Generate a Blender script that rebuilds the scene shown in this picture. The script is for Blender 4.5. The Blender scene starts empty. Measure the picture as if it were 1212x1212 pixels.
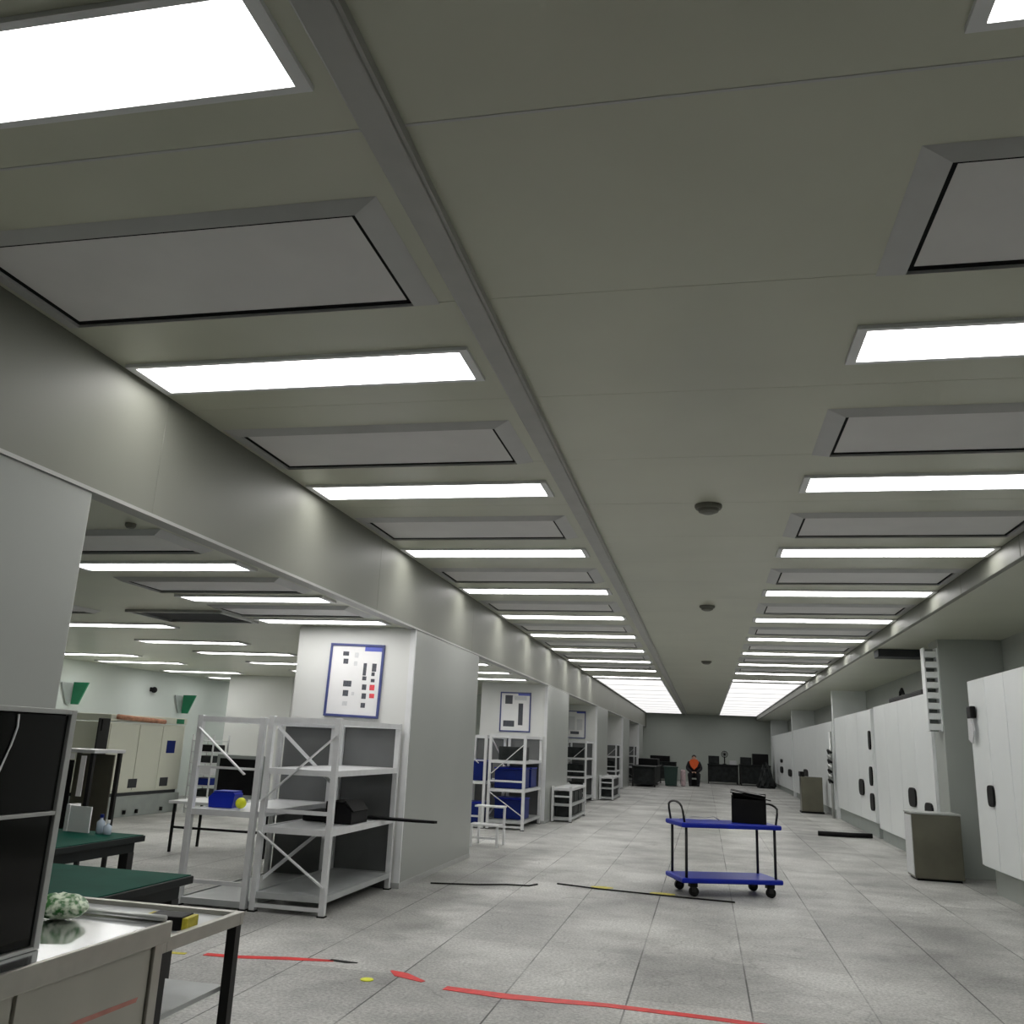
import bpy, bmesh, math, random
from mathutils import Vector, Matrix
random.seed(4)
S = bpy.context.scene
COL = S.collection
PI = math.pi

# ------------------------------------------------------------------ materials
def mat(name, col, rough=.5, metal=0., var=.06, scale=6., bump=0., spec=.5, coat=0.):
    m = bpy.data.materials.new(name); m.use_nodes = True
    nt = m.node_tree; b = nt.nodes['Principled BSDF']
    b.inputs['Roughness'].default_value = rough
    b.inputs['Metallic'].default_value = metal
    b.inputs['Specular IOR Level'].default_value = spec
    b.inputs['Coat Weight'].default_value = coat
    tc = nt.nodes.new('ShaderNodeTexCoord')
    n = nt.nodes.new('ShaderNodeTexNoise'); n.inputs['Scale'].default_value = scale; n.inputs['Detail'].default_value = 5
    nt.links.new(tc.outputs['Object'], n.inputs['Vector'])
    r = nt.nodes.new('ShaderNodeValToRGB')
    r.color_ramp.elements[0].position = .3; r.color_ramp.elements[1].position = .7
    r.color_ramp.elements[0].color = [max(0, c * (1 - var)) for c in col] + [1]
    r.color_ramp.elements[1].color = [min(1, c * (1 + var)) for c in col] + [1]
    nt.links.new(n.outputs['Fac'], r.inputs['Fac'])
    nt.links.new(r.outputs['Color'], b.inputs['Base Color'])
    if bump:
        bp = nt.nodes.new('ShaderNodeBump'); bp.inputs['Strength'].default_value = bump; bp.inputs['Distance'].default_value = .01
        nt.links.new(n.outputs['Fac'], bp.inputs['Height']); nt.links.new(bp.outputs['Normal'], b.inputs['Normal'])
    return m

def glow(name, col, s):
    m = bpy.data.materials.new(name); m.use_nodes = True
    nt = m.node_tree; b = nt.nodes['Principled BSDF']
    b.inputs['Base Color'].default_value = (.8, .8, .8, 1)
    b.inputs['Emission Color'].default_value = (*col, 1)
    b.inputs['Emission Strength'].default_value = s
    return m

def floor_mat():
    m = bpy.data.materials.new('floor_tiles'); m.use_nodes = True
    nt = m.node_tree; L = nt.links; N = nt.nodes; b = N['Principled BSDF']
    tc = N.new('ShaderNodeTexCoord')
    mp = N.new('ShaderNodeMapping'); mp.inputs['Location'].default_value = (.52, .1, 0)
    L.new(tc.outputs['Object'], mp.inputs['Vector'])
    br = N.new('ShaderNodeTexBrick'); br.offset = 0; br.squash = 1
    br.inputs['Scale'].default_value = 1; br.inputs['Brick Width'].default_value = .79; br.inputs['Row Height'].default_value = 79.
    br.inputs['Mortar Size'].default_value = .007; br.inputs['Mortar Smooth'].default_value = .3; br.inputs['Bias'].default_value = -.2
    br.inputs['Color1'].default_value = (.58, .58, .565, 1); br.inputs['Color2'].default_value = (.64, .64, .625, 1)
    br.inputs['Mortar'].default_value = (.13, .13, .125, 1)
    L.new(mp.outputs['Vector'], br.inputs['Vector'])
    b2 = N.new('ShaderNodeTexBrick'); b2.offset = 0; b2.squash = 1
    b2.inputs['Scale'].default_value = 1; b2.inputs['Brick Width'].default_value = .79; b2.inputs['Row Height'].default_value = 1.32
    b2.inputs['Mortar Size'].default_value = .005; b2.inputs['Mortar Smooth'].default_value = .5
    b2.inputs['Color1'].default_value = (.66, .66, .66, 1); b2.inputs['Color2'].default_value = (1, 1, 1, 1); b2.inputs['Mortar'].default_value = (.50, .50, .49, 1)
    L.new(mp.outputs['Vector'], b2.inputs['Vector'])
    nj = N.new('ShaderNodeTexNoise'); nj.inputs['Scale'].default_value = .8; nj.inputs['Detail'].default_value = 3
    L.new(tc.outputs['Object'], nj.inputs['Vector'])
    rj = N.new('ShaderNodeValToRGB'); rj.color_ramp.elements[0].position = .42; rj.color_ramp.elements[1].position = .58
    L.new(nj.outputs['Fac'], rj.inputs['Fac'])
    # dust hides the joints in places
    mj = N.new('ShaderNodeMix'); mj.data_type = 'RGBA'; mj.inputs[7].default_value = (.60, .60, .585, 1)
    sc = N.new('ShaderNodeMath'); sc.operation = 'MULTIPLY'; sc.inputs[1].default_value = .6; L.new(rj.outputs['Color'], sc.inputs[0]); L.new(sc.outputs[0], mj.inputs[0])
    mb_ = N.new('ShaderNodeMix'); mb_.data_type = 'RGBA'; mb_.blend_type = 'MULTIPLY'; mb_.inputs[0].default_value = .8
    L.new(br.outputs['Color'], mb_.inputs[6]); L.new(b2.outputs['Color'], mb_.inputs[7]); L.new(mb_.outputs[2], mj.inputs[6])
    # dusty blotches
    n1 = N.new('ShaderNodeTexNoise'); n1.inputs['Scale'].default_value = .75; n1.inputs['Detail'].default_value = 6; n1.inputs['Roughness'].default_value = .62
    L.new(tc.outputs['Object'], n1.inputs['Vector'])
    r1 = N.new('ShaderNodeValToRGB'); r1.color_ramp.elements[0].position = .34; r1.color_ramp.elements[1].position = .62
    r1.color_ramp.elements[0].color = (.50, .50, .49, 1); r1.color_ramp.elements[1].color = (1.08, 1.08, 1.06, 1)
    L.new(n1.outputs['Fac'], r1.inputs['Fac'])
    mx = N.new('ShaderNodeMix'); mx.data_type = 'RGBA'; mx.blend_type = 'MULTIPLY'; mx.inputs[0].default_value = .9
    L.new(mj.outputs[2], mx.inputs[6]); L.new(r1.outputs['Color'], mx.inputs[7])
    # fine grain
    n2 = N.new('ShaderNodeTexNoise'); n2.inputs['Scale'].default_value = 42; n2.inputs['Detail'].default_value = 8; n2.inputs['Roughness'].default_value = .75
    L.new(tc.outputs['Object'], n2.inputs['Vector'])
    r2 = N.new('ShaderNodeValToRGB'); r2.color_ramp.elements[0].position = .38; r2.color_ramp.elements[1].position = .62
    r2.color_ramp.elements[0].color = (.50, .50, .50, 1); r2.color_ramp.elements[1].color = (1.22, 1.22, 1.22, 1)
    L.new(n2.outputs['Fac'], r2.inputs['Fac'])
    mx2 = N.new('ShaderNodeMix'); mx2.data_type = 'RGBA'; mx2.blend_type = 'MULTIPLY'; mx2.inputs[0].default_value = .8
    L.new(mx.outputs[2], mx2.inputs[6]); L.new(r2.outputs['Color'], mx2.inputs[7])
    # a few hairline scratches
    v = N.new('ShaderNodeTexVoronoi'); v.feature = 'DISTANCE_TO_EDGE'; v.inputs['Scale'].default_value = .55
    n3 = N.new('ShaderNodeTexNoise'); n3.inputs['Scale'].default_value = 2.2
    L.new(tc.outputs['Object'], n3.inputs['Vector'])
    va = N.new('ShaderNodeVectorMath'); va.operation = 'ADD'
    L.new(tc.outputs['Object'], va.inputs[0]); L.new(n3.outputs['Color'], va.inputs[1]); L.new(va.outputs[0], v.inputs['Vector'])
    r3 = N.new('ShaderNodeValToRGB'); r3.color_ramp.elements[0].position = .0; r3.color_ramp.elements[1].position = .008
    r3.color_ramp.elements[0].color = (.55, .55, .54, 1); r3.color_ramp.elements[1].color = (1, 1, 1, 1)
    L.new(v.outputs['Distance'], r3.inputs['Fac'])
    mx3 = N.new('ShaderNodeMix'); mx3.data_type = 'RGBA'; mx3.blend_type = 'MULTIPLY'; mx3.inputs[0].default_value = .55
    L.new(mx2.outputs[2], mx3.inputs[6]); L.new(r3.outputs['Color'], mx3.inputs[7])
    # shelf shade and dusty smear painted into the floor by the first white pillar
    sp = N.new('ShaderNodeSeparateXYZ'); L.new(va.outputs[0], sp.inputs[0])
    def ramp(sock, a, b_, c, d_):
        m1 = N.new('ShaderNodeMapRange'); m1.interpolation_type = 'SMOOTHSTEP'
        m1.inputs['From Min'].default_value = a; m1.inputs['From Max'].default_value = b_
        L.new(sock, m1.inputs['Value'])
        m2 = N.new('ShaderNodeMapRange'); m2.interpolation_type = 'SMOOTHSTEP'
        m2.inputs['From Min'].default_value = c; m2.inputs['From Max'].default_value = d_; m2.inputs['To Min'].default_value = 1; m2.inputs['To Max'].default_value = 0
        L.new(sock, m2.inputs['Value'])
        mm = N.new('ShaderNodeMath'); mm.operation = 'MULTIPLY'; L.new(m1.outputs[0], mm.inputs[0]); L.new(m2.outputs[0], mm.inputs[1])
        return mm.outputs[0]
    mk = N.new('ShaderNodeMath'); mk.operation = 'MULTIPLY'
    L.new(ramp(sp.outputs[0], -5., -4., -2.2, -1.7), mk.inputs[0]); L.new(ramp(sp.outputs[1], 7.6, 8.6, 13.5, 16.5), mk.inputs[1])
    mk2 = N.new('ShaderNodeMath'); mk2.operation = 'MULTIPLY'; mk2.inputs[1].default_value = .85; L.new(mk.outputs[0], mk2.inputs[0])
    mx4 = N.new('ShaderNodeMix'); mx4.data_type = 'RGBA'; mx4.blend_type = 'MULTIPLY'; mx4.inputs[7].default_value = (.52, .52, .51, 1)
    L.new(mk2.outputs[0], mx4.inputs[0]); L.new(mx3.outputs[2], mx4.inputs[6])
    L.new(mx4.outputs[2], b.inputs['Base Color'])
    b.inputs['Roughness'].default_value = .5
    b.inputs['Specular IOR Level'].default_value = .35
    bp = N.new('ShaderNodeBump'); bp.inputs['Strength'].default_value = .15; bp.inputs['Distance'].default_value = .004
    L.new(n2.outputs['Fac'], bp.inputs['Height']); L.new(bp.outputs['Normal'], b.inputs['Normal'])
    return m

M = dict(
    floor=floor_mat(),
    ceil=mat('ceiling_sheet', (.53, .54, .44), .30, var=.04, scale=1.2, spec=.6),
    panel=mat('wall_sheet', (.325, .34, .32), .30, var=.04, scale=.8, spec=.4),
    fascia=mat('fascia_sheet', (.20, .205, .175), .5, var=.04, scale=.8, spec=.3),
    leadgrey=mat('lead_grey_board', (.11, .115, .115), .5, var=.15, scale=2),
    track=mat('track_metal', (.40, .40, .385), .45, .1, var=.06, scale=5),
    rimgrey=mat('grey_rim', (.50, .505, .50), .4, var=.03),
    bay=mat('bay_wall_sheet', (.60, .65, .62), .45, var=.03, scale=.8),
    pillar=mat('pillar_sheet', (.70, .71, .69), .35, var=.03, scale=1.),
    rightwall=mat('grey_green_sheet', (.36, .385, .36), .4, var=.04, scale=1.),
    seam=mat('seam_shadow', (.09, .09, .08), .8),
    alu=mat('aluminium_trim', (.50, .51, .50), .35, .6, var=.04, scale=12),
    rim=mat('white_rim', (.74, .75, .76), .4, var=.03),
    gasket=mat('black_gasket', (.006, .006, .006), .7, spec=.1),
    filt=mat('filter_sheet', (.68, .67, .665), .5, var=.03, scale=3),
    hole=mat('dark_void', (.03, .033, .035), .8),
    white=mat('white_enamel', (.83, .86, .86), .33, var=.02, scale=1.5),
    cream=mat('cream_enamel', (.66, .67, .57), .4, var=.03, scale=1.5),
    shelf=mat('grey_shelf_paint', (.68, .69, .70), .38, .25, var=.05, scale=9),
    shelfdark=mat('grey_back_sheet', (.20, .21, .21), .45, .2, var=.12, scale=3),
    deck=mat('galvanised_deck', (.46, .48, .48), .36, .4, var=.08, scale=5),
    steel=mat('brushed_steel', (.43, .42, .38), .30, .9, var=.05, scale=14),
    steeltop=mat('polished_steel', (.72, .73, .74), .14, .95, var=.03, scale=8),
    steelpan=mat('steel_panel', (.43, .42, .37), .38, .55, var=.06, scale=3),
    olive=mat('olive_steel', (.15, .145, .11), .28, .5, var=.12, scale=3),
    darksteel=mat('dark_steel', (.022, .022, .022), .45, .3, var=.1, spec=.3),
    blackglass=mat('black_glass', (.006, .006, .0055), .08, 0, var=.1, spec=.25),
    black=mat('black_plastic', (.006, .006, .0065), .5, var=.2, spec=.15),
    rubber=mat('black_rubber', (.010, .010, .010), .7, spec=.2),
    green=mat('green_mat', (.005, .058, .040), .6, var=.12, scale=5, spec=.04),
    edge=mat('dark_edge', (.011, .014, .014), .5, spec=.2),
    blue=mat('blue_plastic', (.008, .022, .34), .42, var=.1, spec=.2),
    navy=mat('navy_plastic', (.005, .016, .14), .45, var=.1, spec=.2),
    yellow=mat('yellow_plastic', (.75, .80, .02), .45),
    yellowtape=mat('yellow_tape', (.55, .48, .04), .6, var=.3, scale=30),
    red=mat('red_tape', (.68, .025, .025), .5, var=.2, scale=14),
    palered=mat('reflected_red', (.50, .21, .17), .45, var=.15, scale=14),
    orange=mat('orange_cloth', (.85, .13, .03), .8, var=.1, scale=20),
    paper=mat('white_paper', (.80, .80, .80), .7, var=.02),
    print_=mat('dark_print', (.07, .075, .09), .7, var=.5, scale=60),
    printred=mat('red_print', (.75, .08, .10), .7, var=.3, scale=50),
    pale=mat('pale_print', (.62, .63, .64), .7, var=.08, scale=60),
    frameblue=mat('blue_frame', (.06, .075, .22), .4, var=.1),
    headblue=mat('blue_header', (.10, .13, .52), .5, var=.06),
    signgreen=mat('sign_green', (.01, .20, .09), .45, var=.1),
    plinth=mat('grey_plinth', (.30, .33, .31), .5, var=.06),
    skin=mat('skin', (.52, .33, .24), .55, var=.05),
    hair=mat('black_hair', (.012, .011, .01), .6),
    cloth=mat('dark_cloth', (.009, .009, .013), .85, var=.2, scale=20),
    bottle=mat('pale_blue_plastic', (.40, .47, .55), .2, var=.05),
    leafwrap=mat('green_white_wrap', (.28, .46, .20), .35, var=.75, scale=38),
    pink=mat('pale_pink', (.55, .42, .44), .7, var=.3, scale=10),
    junk=mat('dark_machinery', (.014, .017, .017), .55, 0, var=.6, scale=6, spec=.25),
    darkgreen=mat('dark_green_plastic', (.008, .035, .026), .45),
    rust=mat('orange_lagging', (.42, .20, .12), .7, var=.3, scale=9),
    wall=mat('far_wall_sheet', (.50, .54, .495), .5, var=.03, scale=.6),
    detector=mat('grey_detector', (.13, .13, .105), .5),
    lamp=glow('lamp_diffuser', (1, .985, .965), 9.0),
    lampbay=glow('bay_lamp_diffuser', (1, .985, .965), 10.0),
    lampfar=glow('far_lamp_diffuser', (1, .985, .975), .84),
)

for n in M['leafwrap'].node_tree.nodes:
    if n.type == 'VALTORGB':
        n.color_ramp.elements[0].position = .42; n.color_ramp.elements[1].position = .58
        n.color_ramp.elements[0].color = (.03, .16, .03, 1); n.color_ramp.elements[1].color = (.70, .78, .62, 1)
# ------------------------------------------------------------------ mesh builder
class MB:
    def __init__(s): s.bm = bmesh.new()
    def box(s, x0, x1, y0, y1, z0, z1, bev=0., m=None, seg=2):
        g = bmesh.ops.create_cube(s.bm, size=1)
        vs = g['verts']
        for v in vs:
            v.co = Vector(((x0 + x1) / 2 + v.co.x * (x1 - x0), (y0 + y1) / 2 + v.co.y * (y1 - y0), (z0 + z1) / 2 + v.co.z * (z1 - z0)))
        if bev:
            es = list({e for v in vs for e in v.link_edges})
            r = bmesh.ops.bevel(s.bm, geom=es, offset=bev, segments=seg, affect='EDGES', profile=.6)
            vs = list({v for f in r['faces'] for v in f.verts} | {v for v in vs if v.is_valid})
        if m is not None:
            for v in vs: v.co = m @ v.co
        return s
    def bar(s, a, b, w, h=None, up=(0, 0, 1)):
        a = Vector(a); b = Vector(b); h = h or w
        d = (b - a); L = d.length; d.normalize(); u = Vector(up)
        if abs(d.dot(u)) > .98: u = Vector((0, 1, 0))
        x = d.cross(u).normalized(); y = x.cross(d)
        m = Matrix((x, d, y)).transposed().to_4x4(); m.translation = (a + b) / 2
        return s.box(-w / 2, w / 2, -L / 2, L / 2, -h / 2, h / 2, m=m)
    def tube(s, pts, r, n=10, caps=True):
        pts = [Vector(p) for p in pts]; rings = []
        rs = r if isinstance(r, (list, tuple)) else [r] * len(pts)
        for i, p in enumerate(pts):
            d = (pts[min(i + 1, len(pts) - 1)] - pts[max(i - 1, 0)]).normalized()
            u = Vector((0, 0, 1)) if abs(d.z) < .95 else Vector((1, 0, 0))
            x = d.cross(u).normalized(); y = x.cross(d)
            rings.append([s.bm.verts.new(p + (x * math.cos(2 * PI * k / n) + y * math.sin(2 * PI * k / n)) * rs[i]) for k in range(n)])
        for a, b in zip(rings, rings[1:]):
            for k in range(n): s.bm.faces.new((a[k], a[(k + 1) % n], b[(k + 1) % n], b[k]))
        if caps:
            s.bm.faces.new(rings[0][::-1]); s.bm.faces.new(rings[-1])
        return s
    def lathe(s, prof, c=(0, 0, 0), n=24):
        rings = []
        for r, z in prof:
            rings.append([s.bm.verts.new((c[0] + r * math.cos(2 * PI * k / n), c[1] + r * math.sin(2 * PI * k / n), c[2] + z)) for k in range(n)])
        for a, b in zip(rings, rings[1:]):
            for k in range(n): s.bm.faces.new((a[k], a[(k + 1) % n], b[(k + 1) % n], b[k]))
        s.bm.faces.new(rings[0][::-1]); s.bm.faces.new(rings[-1])
        return s
    def prism(s, poly, axis, a, b):
        # poly in the plane normal to axis (0:x -> (y,z), 1:y -> (x,z), 2:z -> (x,y))
        def P(p, t):
            return {0: (t, p[0], p[1]), 1: (p[0], t, p[1]), 2: (p[0], p[1], t)}[axis]
        A = [s.bm.verts.new(P(p, a)) for p in poly]; B = [s.bm.verts.new(P(p, b)) for p in poly]
        n = len(poly)
        s.bm.faces.new(A); s.bm.faces.new(B[::-1])
        for k in range(n): s.bm.faces.new((A[k], B[k], B[(k + 1) % n], A[(k + 1) % n]))
        return s
    def ball(s, c, r, sx=1, sy=1, sz=1, seg=16):
        g = bmesh.ops.create_uvsphere(s.bm, u_segments=seg, v_segments=seg // 2 + 2, radius=r)
        for v in g['verts']: v.co = Vector((c[0] + v.co.x * sx, c[1] + v.co.y * sy, c[2] + v.co.z * sz))
        return s
    def build(s, name, material, parent=None, loc=None, smooth=False):
        bmesh.ops.recalc_face_normals(s.bm, faces=s.bm.faces)
        if loc is not None:
            for v in s.bm.verts: v.co -= Vector(loc)
        me = bpy.data.meshes.new(name); s.bm.to_mesh(me); s.bm.free()
        me.materials.append(M[material])
        if smooth:
            for p in me.polygons: p.use_smooth = True
        o = bpy.data.objects.new(name, me); COL.objects.link(o)
        if loc is not None: o.location = loc
        if parent is not None: o.parent = parent
        return o

def tag(o, label, cat, group=None, kind=None):
    o['label'] = label; o['category'] = cat
    if group: o['group'] = group
    if kind: o['kind'] = kind
    return o
def thing(name, label, cat, loc=(0, 0, 0), rz=0., group=None):
    o = bpy.data.objects.new(name, None); COL.objects.link(o)
    o.location = loc; o.rotation_euler = (0, 0, rz); o.empty_display_size = .1
    return tag(o, label, cat, group)
def struct(name, mb, m, label, cat, parent=None):
    o = mb.build(name, m, parent)
    o['kind'] = 'structure'
    if parent is None: o['label'] = label; o['category'] = cat
    return o
def dup(root, loc, rz=None, label=None, group=None):
    def cp(o, par):
        c = o.copy(); COL.objects.link(c)
        if par is not None: c.parent = par
        for ch in list(o.children): cp(ch, c)
        return c
    r = cp(root, None); r.location = loc
    if rz is not None: r.rotation_euler = (0, 0, rz)
    if label: r['label'] = label
    if group: r['group'] = group
    return r
ORD = ['first', 'second', 'third', 'fourth', 'fifth', 'sixth', 'seventh', 'eighth', 'ninth', 'tenth', 'eleventh', 'twelfth', 'thirteenth']

HC, HS, XL, XR, HR = 3.64, 2.87, -3.32, 2.82, 3.43      # ceiling, left soffit, fascia planes, right soffit
YF = 53.                                                # far wall

# ------------------------------------------------------------------ setting
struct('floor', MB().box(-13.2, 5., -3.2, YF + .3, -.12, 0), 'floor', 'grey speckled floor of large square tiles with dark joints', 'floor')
c = MB(); y = -3.2
edges = [-3.2, -1.24, -.01] + [1.22 + 1.23 * k for k in range(0, 43)]
for a, b in zip(edges, edges[1:]):
    c.box(XL, XR, a + .0015, min(b, YF) - .0015, HC, HC + .05, .0015, seg=1)
ceil = struct('ceiling', c, 'ceil', 'grey green metal panel ceiling over the long corridor', 'ceiling')
struct('ceiling_backing', MB().box(XL - .1, XR + .1, -3.2, YF, HC + .055, HC + .12), 'seam', '', '', parent=ceil)
struct('ceiling_joint', MB().box(XL, XR, 2.441, 2.453, HC - .002, HC + .03), 'rimgrey', '', '', parent=ceil)
# track along the ceiling
tr = MB().box(-1.12, -1.0, -3.1, YF - .4, HC - .055, HC - .001, .008)
tro = struct('trim_1', tr, 'track', 'grey metal trunking running along the corridor ceiling', 'trim')
struct('trim_1_side', MB().box(-1.0, -.985, -3.1, YF - .4, HC - .04, HC - .001), 'track', '', '', parent=tro)
# left fascia, in sheets
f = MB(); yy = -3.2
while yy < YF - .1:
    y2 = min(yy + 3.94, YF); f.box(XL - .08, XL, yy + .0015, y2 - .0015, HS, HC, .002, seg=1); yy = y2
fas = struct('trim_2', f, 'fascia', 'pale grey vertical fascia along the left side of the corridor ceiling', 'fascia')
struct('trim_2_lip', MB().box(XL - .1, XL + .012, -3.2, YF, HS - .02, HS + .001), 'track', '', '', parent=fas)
# right fascia
f = MB(); yy = -3.2
while yy < YF - .1:
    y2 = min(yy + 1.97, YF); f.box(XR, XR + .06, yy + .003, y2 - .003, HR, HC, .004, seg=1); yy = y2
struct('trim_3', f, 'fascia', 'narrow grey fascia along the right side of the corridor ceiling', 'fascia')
struct('ceiling_left', MB().box(-12.9, XL - .1, -3.2, 24.3, HS, HS + .1), 'ceil', 'lower grey ceiling over the left work bay', 'ceiling')
struct('ceiling_left_far', MB().box(-7., XL - .1, 24.3, YF, HS, HS + .1), 'ceil', 'lower grey ceiling left of the far corridor', 'ceiling')
struct('ceiling_right', MB().box(XR + .06, 4.7, -3.2, YF, HR, HR + .1), 'ceil', 'lower grey soffit over the white cabinets on the right', 'ceiling')
struct('wall_left', MB().box(-12.8, -12.6, -3.2, 24.2, 0, HS), 'bay', 'pale green grey wall at the back of the left work bay', 'wall')
struct('wall_left_end', MB().box(-12.6, -4.9, 24.0, 24.2, 0, HS), 'bay', 'pale cross wall at the end of the left work bay', 'wall')
struct('wall_left_far', MB().box(-7., -6.8, 24.2, YF, 0, HS), 'bay', 'pale wall behind the far left shelving', 'wall')
struct('wall_right', MB().box(4.4, 4.6, -3.2, YF, 0, HR), 'rightwall', 'grey green wall behind the white cabinets on the right', 'wall')
struct('wall_far', MB().box(-7., 4.6, YF, YF + .2, 0, HC), 'wall', 'plain grey green wall closing the far end of the corridor', 'wall')
struct('wall_back', MB().box(-12.8, 4.6, -3.2, -3.0, 0, HC), 'panel', 'plain grey wall behind the viewer', 'wall')

# pillars of the left side
PIL = [(1.0, 4.13), (9.95, 13.0), (19.2, 22.3), (28.45, 31.6), (37.7, 40.8), (46.95, 50.0)]
pl = ['plain grey pillar filling the left edge beside the dark glass cabinet', 'white pillar behind the nearest shelving with a large notice board',
      'white pillar with a smaller notice board beyond the first pillar', 'third pale pillar down the left side of the corridor',
      'fourth pale pillar down the left side of the corridor', 'last pale pillar on the left before the far wall']
for i, (a, b) in enumerate(PIL):
    p = MB().box(-4.8, XL, a, b, 0, HS, .012)
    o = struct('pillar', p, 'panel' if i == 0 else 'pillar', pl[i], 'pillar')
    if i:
        struct('pillar_side_shade', MB().box(XL, XL + .008, a + .03, b, .06, HS - .03), 'panel', '', '', parent=o)  # grey sheet added to darken the corridor side, as if less lit
        struct('pillar_edge', MB().box(XL - .06, XL + .004, a - .006, a + .03, .02, HS - .02), 'rim', '', '', parent=o)
        struct('pillar_skirting', MB().box(-4.82, XL + .012, a - .012, b + .012, 0, .06), 'alu', '', '', parent=o)
o = struct('pillar', MB().box(-10.9, -9.3, 19.2, 22., 0, HS, .012), 'pillar', 'pale pillar standing deep inside the left work bay', 'pillar')

# ------------------------------------------------------------------ corridor lights and filter panels
def make_light(name, L, W, lampmat, label, group):
    t = thing(name, label, 'ceiling light', group=group)
    fr = MB()
    fr.box(-L/2, L/2, -W/2, -W/2 + .03, -.02, 0).box(-L/2, L/2, W/2 - .03, W/2, -.02, 0)
    fr.box(-L/2, -L/2 + .05, -W/2 + .03, W/2 - .03, -.02, 0).box(L/2 - .05, L/2, -W/2 + .03, W/2 - .03, -.02, 0)
    fr.build('frame', 'rim', t)
    MB().box(-L/2 + .05, L/2 - .05, -W/2 + .03, W/2 - .03, -.012, -.001).build('diffuser', lampmat, t)
    return t
def make_vent(name, L, W, label, group, fw=.11):
    t = thing(name, label, 'ceiling filter', group=group)
    fr = MB()
    def side(a, b, c_, d): # sloped rim side
        fr.bm.faces.new([fr.bm.verts.new(p) for p in (a, b, c_, d)])
    o = [(-L/2, -W/2), (L/2, -W/2), (L/2, W/2), (-L/2, W/2)]
    i = [(-L/2 + fw, -W/2 + fw*.55), (L/2 - fw, -W/2 + fw*.55), (L/2 - fw, W/2 - fw*.55), (-L/2 + fw, W/2 - fw*.55)]
    vo = [fr.bm.verts.new((x, y, 0)) for x, y in o]; vi = [fr.bm.verts.new((x, y, -.035)) for x, y in i]; vu = [fr.bm.verts.new((x, y, 0)) for x, y in i]
    for k in range(4):
        n = (k + 1) % 4
        fr.bm.faces.new((vo[k], vo[n], vi[n], vi[k])); fr.bm.faces.new((vi[k], vi[n], vu[n], vu[k])); fr.bm.faces.new((vu[k], vu[n], vo[n], vo[k]))
    fr.build('frame', 'rimgrey', t)
    x, y = L/2 - fw - .001, W/2 - fw*.55 - .001
    g = MB(); w = .03
    g.box(-x, x, -y, -y + w, -.019, -.001).box(-x, x, y - w, y, -.019, -.001).box(-x, -x + w*.8, -y + w, y - w, -.019, -.001).box(x - w*.8, x, -y + w, y - w, -.019, -.001)
    g.build('gasket', 'gasket', t)
    MB().box(-x + w*.8, x - w*.8, -y + w, y - w, -.017, -.001, .004).build('filter_panel', 'filt', t)
    return t
LX, LLEN = {'left': -2.25, 'right': 1.78}, 2.06
for side in ('left', 'right'):
    g = 'lit ceiling panels of the %s corridor row' % side; gv = 'filter panels of the %s corridor row' % side
    base = make_light('ceiling_light', LLEN, .42, 'lamp', 'glowing ceiling panel nearest the camera in the corridor\'s %s row' % side, g)
    bv = make_vent('ceiling_vent', 2.06, .88, 'large grey ceiling filter panel nearest the camera in the corridor\'s %s row' % side, gv)
    for k in range(-1, 10):
        loc = (LX[side], 4.38 + 2.46 * k + ((.09 if side == 'left' else .17) if k < 0 else 0), HC - .001)
        if k == -1: base.location = loc
        else: dup(base, loc, label='%s glowing ceiling panel from the camera in the corridor\'s %s row' % (ORD[k + 1], side))
    for k in range(0, 9):
        loc = (LX[side] + (0 if side == 'right' else -.01), 3.26 + 2.46 * k, HC - .001)
        if k == 0: bv.location = loc
        else: dup(bv, loc, label='%s grey ceiling filter panel from the camera in the corridor\'s %s row' % (ORD[k], side))
    g = 'flush glowing panels of the far %s ceiling strip' % side
    fb = make_light('ceiling_light', LLEN, 2.44, 'lampfar', 'start of the solid white glowing strip in the far %s ceiling' % side, g)
    y0 = 28.6
    for k in range(10):
        loc = (LX[side], y0 + 2.45 * k - .1, HC - .001)
        if k == 0: fb.location = loc
        else: dup(fb, loc, label='%s panel of the solid glowing strip in the far %s ceiling' % (ORD[k], side))

# left bay lights
rows = [('row beside the pillars', 1.56, -4.29, [6.24, 7.85, 9.45, 14.5, 16.2, 17.85]),
        ('middle row', 1.75, -7.5, [10.1, 12.0, 13.6, 15.4, 17.2, 18.9]),
        ('row along the back wall', 1.9, -11.1, [14.5, 16.0, 18.3, 20.2, 22.4])]
for rn, L, x, ys in rows:
    base = None
    for k, y in enumerate(ys):
        lab = '%s thin glowing ceiling light from the camera, left bay, %s' % (ORD[k], rn)
        if base is None:
            base = make_light('ceiling_light', L, .33, 'lampbay', lab, 'lights in the left bay, ' + rn); base.location = (x, y, HS - .001)
        else: dup(base, (x, y, HS - .001), label=lab)
bv = make_vent('ceiling_vent', 1.6, .66, 'grey ceiling filter panel before the first light of the left bay', 'filter panels in the left bay', .07)
bv.location = (-4.3, 5.38, HS - .001)
dup(bv, (-4.3, 7.1, HS - .001), label='grey ceiling filter panel between first and second light of the left bay')
dup(bv, (-7.6, 8.6, HS - .001), label='grey filter panel beside the dark open hatch in the bay ceiling')
dup(bv, (-4.3, 8.65, HS - .001), label='grey ceiling filter panel between second and third light of the left bay')
t = thing('ceiling_hatch', 'open dark square hatch in the lower ceiling of the left bay', 'ceiling hatch', (-5.75, 9.15, HS - .001))
q = MB(); q.box(-.6, .6, -.42, -.38, -.03, 0).box(-.6, .6, .38, .42, -.03, 0).box(-.6, -.55, -.38, .38, -.03, 0).box(.55, .6, -.38, .38, -.03, 0)
q.build('frame', 'alu', t); MB().box(-.55, .55, -.38, .38, -.006, -.001).build('opening', 'hole', t)

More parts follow.
